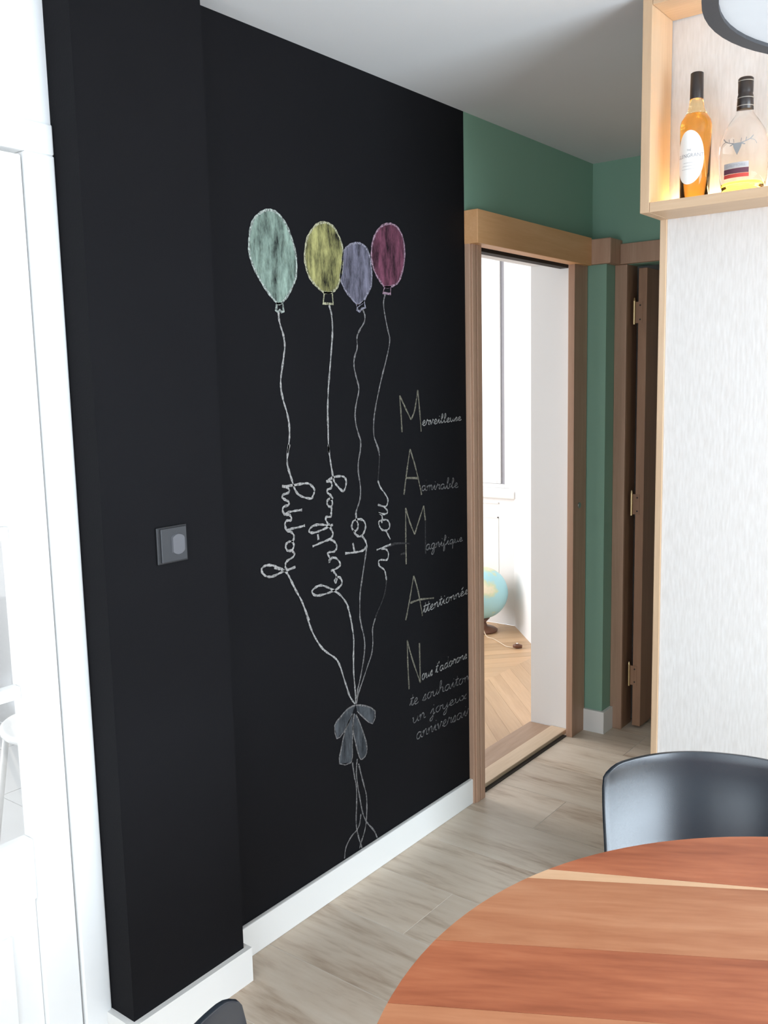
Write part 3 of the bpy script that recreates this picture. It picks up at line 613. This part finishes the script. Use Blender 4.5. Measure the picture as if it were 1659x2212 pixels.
# ---- shell chairs
def make_chair(name, label):
    t = tag(empty(name), label, 'chair', 'black shell chairs at the round table')
    # profile: forward distance from the back, height
    prof = crom([(.455, .425), (.42, .452), (.30, .445), (.16, .435), (.065, .455), (.015, .53), (-.015, .62), (-.035, .70), (-.05, .812)], 4)
    n = len(prof); NU = 50; bm = bmesh.new(); g = []
    for i, (f, z) in enumerate(prof):
        v = i / (n - 1); row = []
        for j in range(NU + 1):
            u = -1 + 2 * j / NU
            back = min(max((v - .45) / .25, 0), 1); top = min(max((v - .86) / .14, 0), 1); fr = min(max((.10 - v) / .10, 0), 1)
            half = .212 + .012 * back + .022 * max(0, (v - .6) / .4) - .030 * fr * fr
            half *= 1 - .045 * top ** 4
            ff = f + back * .105 * abs(u) ** 2.2 - fr * .02 * u * u
            zz = z + (1 - back) * .025 * abs(u) ** 3 - top ** 2 * .014 * abs(u) ** 3 - top ** 2 * .013 * max(0, (abs(u) - .88) / .12) ** 2
            row.append(bm.verts.new((u * half, ff, zz)))
        g.append(row)
    for a, b in zip(g, g[1:]):
        for j in range(NU): bm.faces.new((a[j], a[j + 1], b[j + 1], b[j]))
    o = obj('shell', bm, m_plastic, t, True)
    md = o.modifiers.new('thickness', 'SOLIDIFY'); md.thickness = .009; md.offset = -1
    md = o.modifiers.new('rounding', 'BEVEL'); md.width = .003; md.segments = 2; md.limit_method = 'ANGLE'; md.angle_limit = R(50)
    for sx in (-1, 1):
        bm = bmesh.new(); tube(bm, [(sx * .15, .34, .425), (sx * .20, .41, .0)], [.013, .010], 10); obj('leg', bm, m_leg, t, True)
        bm = bmesh.new(); tube(bm, [(sx * .15, .12, .420), (sx * .20, .01, .0)], [.013, .010], 10); obj('leg', bm, m_leg, t, True)
    bm = boxes((-.16, .16, .10, .36, .408, .422), bevel=.003); obj('seat_frame', bm, m_leg, t)
    return t
def face(t, loc, ang):
    """ang: direction the sitter looks, degrees from +X; the chair is built looking along +Y"""
    t.location = loc; t.rotation_euler = (0, 0, R(ang - 90))
def dup(root, label):
    r = root.copy(); COL.objects.link(r); r['label'] = label
    for c in list(root.children):
        k = c.copy(); COL.objects.link(k); k.parent = r
    return r
chair = make_chair('shell_chair', 'black plastic shell chair at the far side of the table, before the wallpapered partition')
face(chair, (1.250, 1.815, 0), -72)
chair2 = dup(chair, 'black shell chair left of the table, only its back corner showing at bottom edge')
face(chair2, (1.089, 0.560, 0), 50)

# ---- pendant lamp over the table
LZ, LR = 1.958, .268
lamp = tag(empty('pendant_lamp', (1.697, 1.086, LZ)), 'round pendant lamp with dark rim and pale diffuser above the table', 'lamp')
bm = bmesh.new(); lathe(bm, [(LR - .0165, 0), (LR, 0), (LR, .075), (LR - .02, .085), (.02, .09), (.02, .088), (LR - .02, .081), (LR - .0165, 0)], 72, caps=False); obj('shade', bm, m_lamp, lamp)
bm = bmesh.new(); lathe(bm, [(.001, .004), (LR - .01655, .004), (LR - .01655, .010), (.001, .010)], 72, caps=False); obj('diffuser', bm, m_diff, lamp)
bm = bmesh.new(); lathe(bm, [(.0035, .088), (.0035, ZC - LZ - .02)], 10); obj('cord', bm, m_lamp, lamp, True)
bm = bmesh.new(); lathe(bm, [(.02, ZC - LZ - .035), (.05, ZC - LZ - .02), (.05, ZC - LZ)], 28); obj('ceiling_rose', bm, m_lamp, lamp, True)

# ---- lit wall box of pale oak
YF, YP = 2.29, 2.4255; X0, X1 = .852, 1.80; ZS, ZT = 1.990, 2.475
sh = tag(empty('wall_shelf', (X0, YP, ZS)), 'pale oak box shelf with warm light, high on the wallpapered partition', 'shelf')
ch('side_board', boxes((X0, X0 + .024, YF, YP, ZS, ZC - .002), bevel=.0012), m_pale, sh)
ch('side_board', boxes((X1 - .024, X1, YF, YP, ZS, ZC - .002), bevel=.0012), m_pale, sh)
ch('bottom_board', boxes((X0 + .0245, X1 - .0245, YF, YP, ZS, ZS + .024), bevel=.0012), m_palex, sh)
ch('top_board', boxes((X0 + .0245, X1 - .0245, YF, YP, ZT, ZC - .002), bevel=.0012), m_palex, sh)
ch('led_strip', boxes((X0 + .03, X1 - .03, YP - .014, YP - .002, ZS + .0245, ZS + .030)), m_led, sh, 'glowing warm light strip')

# ---- whisky bottles
def bottle(name, label, loc): return tag(empty(name, loc), label, 'bottle')
zb = ZS + .0245
B = bottle('whisky_bottle', 'amber whisky bottle with white oval label and black cap', (.967, 2.352, zb)); B.scale = (1, 1, 1.055)
m_amber = glass('amber_whisky', (.95, .50, .10), .04, 1.36)
m_neck = glass('yellowish_glass', (.97, .86, .55), .04, 1.3)
m_clear = glass('clear_glass', (.97, .97, .96), .03, 1.2)
m_cap = paint('black_bottle_cap', (.012, .008, .007), (.03, .022, .02), rough=.35, scale=60)
m_label = paint('white_label', (.80, .78, .74), (.82, .80, .77), rough=.7)
m_ink = paint('grey_print', (.30, .30, .32), rough=.8)
prof1 = [(.030, .001), (.035, .005), (.0370, .16), (.0373, .168), (.035, .178), (.026, .192)]
bm = bmesh.new(); lathe(bm, prof1, 36); obj('whisky', bm, m_amber, B, True)
bm = bmesh.new(); lathe(bm, [(.026, .1922), (.021, .200), (.0175, .212), (.016, .226)], 32); obj('neck', bm, m_neck, B, True)
bm = bmesh.new(); lathe(bm, [(.0158, .2262), (.0160, .227), (.0152, .283), (.013, .2845), (.001, .2848)], 28); obj('cap', bm, m_cap, B, True)
FACE = R(-88)                     # the labels look out into the room
def wrap(r0, th, z, out=.0006): return ((r0 + out) * math.cos(FACE + th), (r0 + out) * math.sin(FACE + th), z)
def patch(bm, fn, r0, nu=20, nv=14, out=.0006):
    """fn(a, b) with a, b in -1..1 gives (arc length, height) on the bottle"""
    g = [[bm.verts.new(wrap(r0, fn(a / nu * 2 - 1, b / nv * 2 - 1)[0] / r0, fn(a / nu * 2 - 1, b / nv * 2 - 1)[1], out)) for a in range(nu + 1)] for b in range(nv + 1)]
    for p, q in zip(g, g[1:]):
        for a in range(nu): bm.faces.new((p[a], p[a + 1], q[a + 1], q[a]))
def oval(a, b):
    m_ = max(abs(a), abs(b)); l = math.hypot(a, b) or 1
    return (.036 * a * m_ / l - .004, .092 + .060 * b * m_ / l)
bm = bmesh.new(); patch(bm, oval, .0372, 24, 24); lab = obj('label', bm, m_label, B, True); lab['label'] = 'white oval paper label'
def text_on(s, size, r0, arc, z, parent, mat, out=.0010):
    c = bpy.data.curves.new('print', 'FONT'); c.body = s; c.size = size; c.align_x = 'CENTER'; c.resolution_u = 2
    o = bpy.data.objects.new('print', c); COL.objects.link(o)
    bpy.context.view_layer.update()
    me = bpy.data.meshes.new_from_object(o.evaluated_get(bpy.context.evaluated_depsgraph_get()))
    bpy.data.objects.remove(o); bpy.data.curves.remove(c)
    for v in me.vertices: v.co = wrap(r0, (v.co.x + arc) / r0, z + v.co.y, out)
    me.materials.clear(); me.materials.append(mat)
    o = bpy.data.objects.new('print', me); return link(o, parent)
text_on('THE', .006, .0372, -.004, .106, lab, m_ink)
text_on('GLENGRANT', .0118, .0372, -.004, .092, lab, m_ink)
m_inkf = paint('pale_print', (.55, .53, .52), rough=.8)
bm = bmesh.new()
for q, (hw, z) in enumerate(((.014, .080), (.017, .073), (.019, .066))): patch(bm, lambda a, b, hw=hw, z=z: (hw * a - .004, z + .0006 * b), .0372, 10, 1, .0010)
obj('print', bm, m_inkf, lab)

B2 = bottle('whisky_bottle', 'clear round-shouldered whisky bottle with silver stag emblem, nearly empty', (1.083, 2.353, zb)); B2.scale = (1.13, 1.13, .965)
prof2 = [(.036, .001), (.043, .005), (.0475, .04), (.0500, .09), (.0485, .12), (.041, .15), (.029, .172), (.019, .188), (.0155, .200), (.0150, .208)]
bm = bmesh.new(); lathe(bm, prof2, 40); obj('glass', bm, m_clear, B2, True)
bm = bmesh.new(); lathe(bm, [(.034, .006), (.0415, .009), (.0435, .024), (.001, .0242)], 36); obj('whisky', bm, m_amber, B2, True)
bm = bmesh.new(); lathe(bm, [(.0165, .1985), (.0170, .199), (.0158, .232), (.0145, .2365), (.0152, .240), (.0154, .272), (.013, .2745), (.001, .275)], 28); cap2 = obj('cap', bm, m_cap, B2, True)
m_ring = paint('grey_cap_band', (.30, .28, .25), rough=.4)
for z, r_ in ((.2655, .0156), (.226, .0163), (.207, .0169)):
    bm = bmesh.new(); lathe(bm, [(r_, z - .0009), (r_ + .0004, z), (r_, z + .0009)], 28, caps=False)
    obj('cap_band', bm, m_ring, cap2)
m_silver = paint('dull_silver', (.20, .20, .20), (.26, .26, .26), rough=.6)
bm = bmesh.new()
def stag(poly, r0=.0512):
    bm.faces.new([bm.verts.new(wrap(r0, a / r0, z, .0010)) for a, z in poly])
def stag_line(pts, wd, r0=.0512):
    p = crom(pts, 3); 
    for (a, z), (a2, z2) in zip(p, p[1:]):
        l = math.hypot(a2 - a, z2 - z) or 1; nx, nz = -(z2 - z) / l * wd / 2, (a2 - a) / l * wd / 2
        stag([(a + nx, z + nz), (a - nx, z - nz), (a2 - nx, z2 - nz), (a2 + nx, z2 + nz)], r0)
stag([(-.0095, .111), (.0095, .111), (.0075, .101), (.004, .092), (0, .082), (-.004, .092), (-.0075, .101)])
for sg in (-1, 1):
    stag_line([(sg * .007, .110), (sg * .016, .113), (sg * .025, .118), (sg * .031, .126)], .0022)
    stag_line([(sg * .016, .113), (sg * .0175, .122)], .0014); stag_line([(sg * .024, .1175), (sg * .034, .114), (sg * .038, .106)], .0014)
    stag_line([(sg * .007, .112), (sg * .008, .121)], .0014); stag_line([(sg * .008, .109), (sg * .015, .106)], .0026)
e = obj('emblem', bm, m_silver, B2); e['label'] = 'silver stag head emblem'
bm = bmesh.new(); patch(bm, lambda a, b: (.026 * a - .003, .0595 + .0065 * b), .0505, 14, 2, .0009)
l2 = obj('label', bm, paint('silver_grey_label', (.40, .38, .38), rough=.6), B2); l2['label'] = 'grey label band'
bm = bmesh.new(); patch(bm, lambda a, b: (.026 * a - .003, .0465 + .006 * b), .0495, 14, 2, .0012)
l3 = obj('label', bm, paint('purple_label', (.10, .025, .045), rough=.6), B2); l3['label'] = 'dark purple label band'
bm = bmesh.new(); patch(bm, lambda a, b: (.026 * a - .003, .0355 + .0045 * b), .0485, 14, 2, .0014)
l4 = obj('label', bm, paint('red_label', (.50, .05, .035), rough=.6), B2); l4['label'] = 'red label band'
text_on('DALMORE', .0088, .0505, -.003, .0563, l2, m_ink, .0013)

# ---- light switch on the black pilaster
sw = tag(empty('light_switch', (.078, 1.392, 1.218)), 'anthracite light switch plate with grey rocker on the black wall', 'switch')
bm = boxes((0, .006, -.045, .045, -.044, .044), bevel=.002); obj('frame', bm, m_switchrim, sw)
bm = boxes((.0055, .0105, -.036, .040, -.040, .040), bevel=.0015); obj('plate', bm, m_switch, sw)
bm = bmesh.new()
pts = []
for k in range(32):
    a = 2 * math.pi * k / 32; y, z = .0255 * math.cos(a), .0255 * math.sin(a); pts.append((max(-.0175, min(.0195, y)), z))
f = [bm.verts.new((.0105, y + .011, z)) for y, z in pts]; b_ = [bm.verts.new((.0155, y * .94 + .011, z * .94)) for y, z in pts]
bm.faces.new(b_)
for i in range(32): bm.faces.new((f[i], f[(i + 1) % 32], b_[(i + 1) % 32], b_[i]))
obj('rocker', bm, m_button, sw)
# ---- lit globe on the bedroom floor
gl = tag(empty('globe', (-1.245, 4.935, 0)), 'illuminated globe, pale blue with cream land, on the bedroom floor', 'globe')
m, nt, b = new_mat('globe_map'); L = nt.links.new
tc = nd(nt, 'ShaderNodeTexCoord'); no = nd(nt, 'ShaderNodeTexNoise', Scale=5.5, Detail=4.0); L(tc.outputs['Object'], no.inputs['Vector'])
cr = nd(nt, 'ShaderNodeValToRGB'); sx_ = nd(nt, 'ShaderNodeSeparateXYZ'); L(tc.outputs['Object'], sx_.inputs[0])
mu = nd(nt, 'ShaderNodeMath', operation='MULTIPLY_ADD'); mu.inputs[1].default_value = -1.1; L(sx_.outputs[0], mu.inputs[0]); L(no.outputs['Fac'], mu.inputs[2])
L(mu.outputs[0], cr.inputs['Fac']); cr.color_ramp.interpolation = 'LINEAR'
el = cr.color_ramp.elements
el[0].position = .41; el[0].color = (.42, .74, .80, 1); el[1].position = .46; el[1].color = (.66, .74, .50, 1)
e2 = el.new(.52); e2.color = (.88, .80, .60, 1)
L(cr.outputs[0], b.inputs['Base Color']); b.inputs['Roughness'].default_value = .4
bm = bmesh.new(); bmesh.ops.create_uvsphere(bm, u_segments=48, v_segments=24, radius=.166); obj('sphere', bm, m, gl, True, loc=(0, 0, .252))
m_gb = wood('globe_stand_wood', [(.3, (.12, .05, .03)), (.6, (.20, .09, .055))], 'X', rough=.4)
bm = bmesh.new(); lathe(bm, [(.095, 0), (.10, .012), (.085, .022), (.035, .035), (.025, .06), (.05, .087)], 32); obj('stand', bm, m_gb, gl, True)
cb = bmesh.new()
tube(cb, crom([(-1.20, 4.86, .06), (-1.15, 4.83, .006), (-1.08, 4.80, .004), (-.99, 4.74, .004), (-.93, 4.70, .004), (-.885, 4.70, .004)], 6), .0032, 8)
tag(obj('lamp_cable', cb, paint('pale_cable', (.62, .50, .36), rough=.5)), 'thin pale cable running from the globe over the parquet', 'cable')
bm = bmesh.new(); tube(bm, [(-.885, 4.70, .014), (-.865, 4.708, .016), (-.835, 4.72, .014)], [.008, .016, .010], 14); 
pl = tag(empty('cable_switch', (0, 0, 0)), 'small brown inline switch lying on the parquet at the cable end', 'switch')
obj('housing', bm, m_gb, pl, True)
bm = boxes((-.866, -.856, 4.701, 4.713, .030, .034), bevel=.001); obj('slider', bm, m_white, pl)
# ---- white chair seen through the glazed door
kc = tag(empty('cafe_chair', (-.95, 1.72, 0)), 'white round-backed chair seen through the glazed door', 'chair')
bm = bmesh.new(); lathe(bm, [(.19, .445), (.20, .45), (.20, .468), (.19, .472)], 32); obj('seat', bm, m_white, kc, True)
bm = bmesh.new(); tube(bm, [(.19 * math.cos(2 * math.pi * k / 28), .19, .76 + .17 * math.sin(2 * math.pi * k / 28)) for k in range(28)], .011, 10, closed=True); obj('backrest', bm, m_white, kc, True)
for sx in (-1, 1):
    for sy in (-1, 1):
        bm = bmesh.new(); tube(bm, [(sx * .13, sy * .13, .45), (sx * .18, sy * .18, 0)], .011, 10); obj('leg', bm, m_white, kc, True)
    bm = bmesh.new(); tube(bm, [(sx * .12, .15, .46), (sx * .15, .19, .66)], .011, 10); obj('back_post', bm, m_white, kc, True)
bpy.context.view_layer.update()
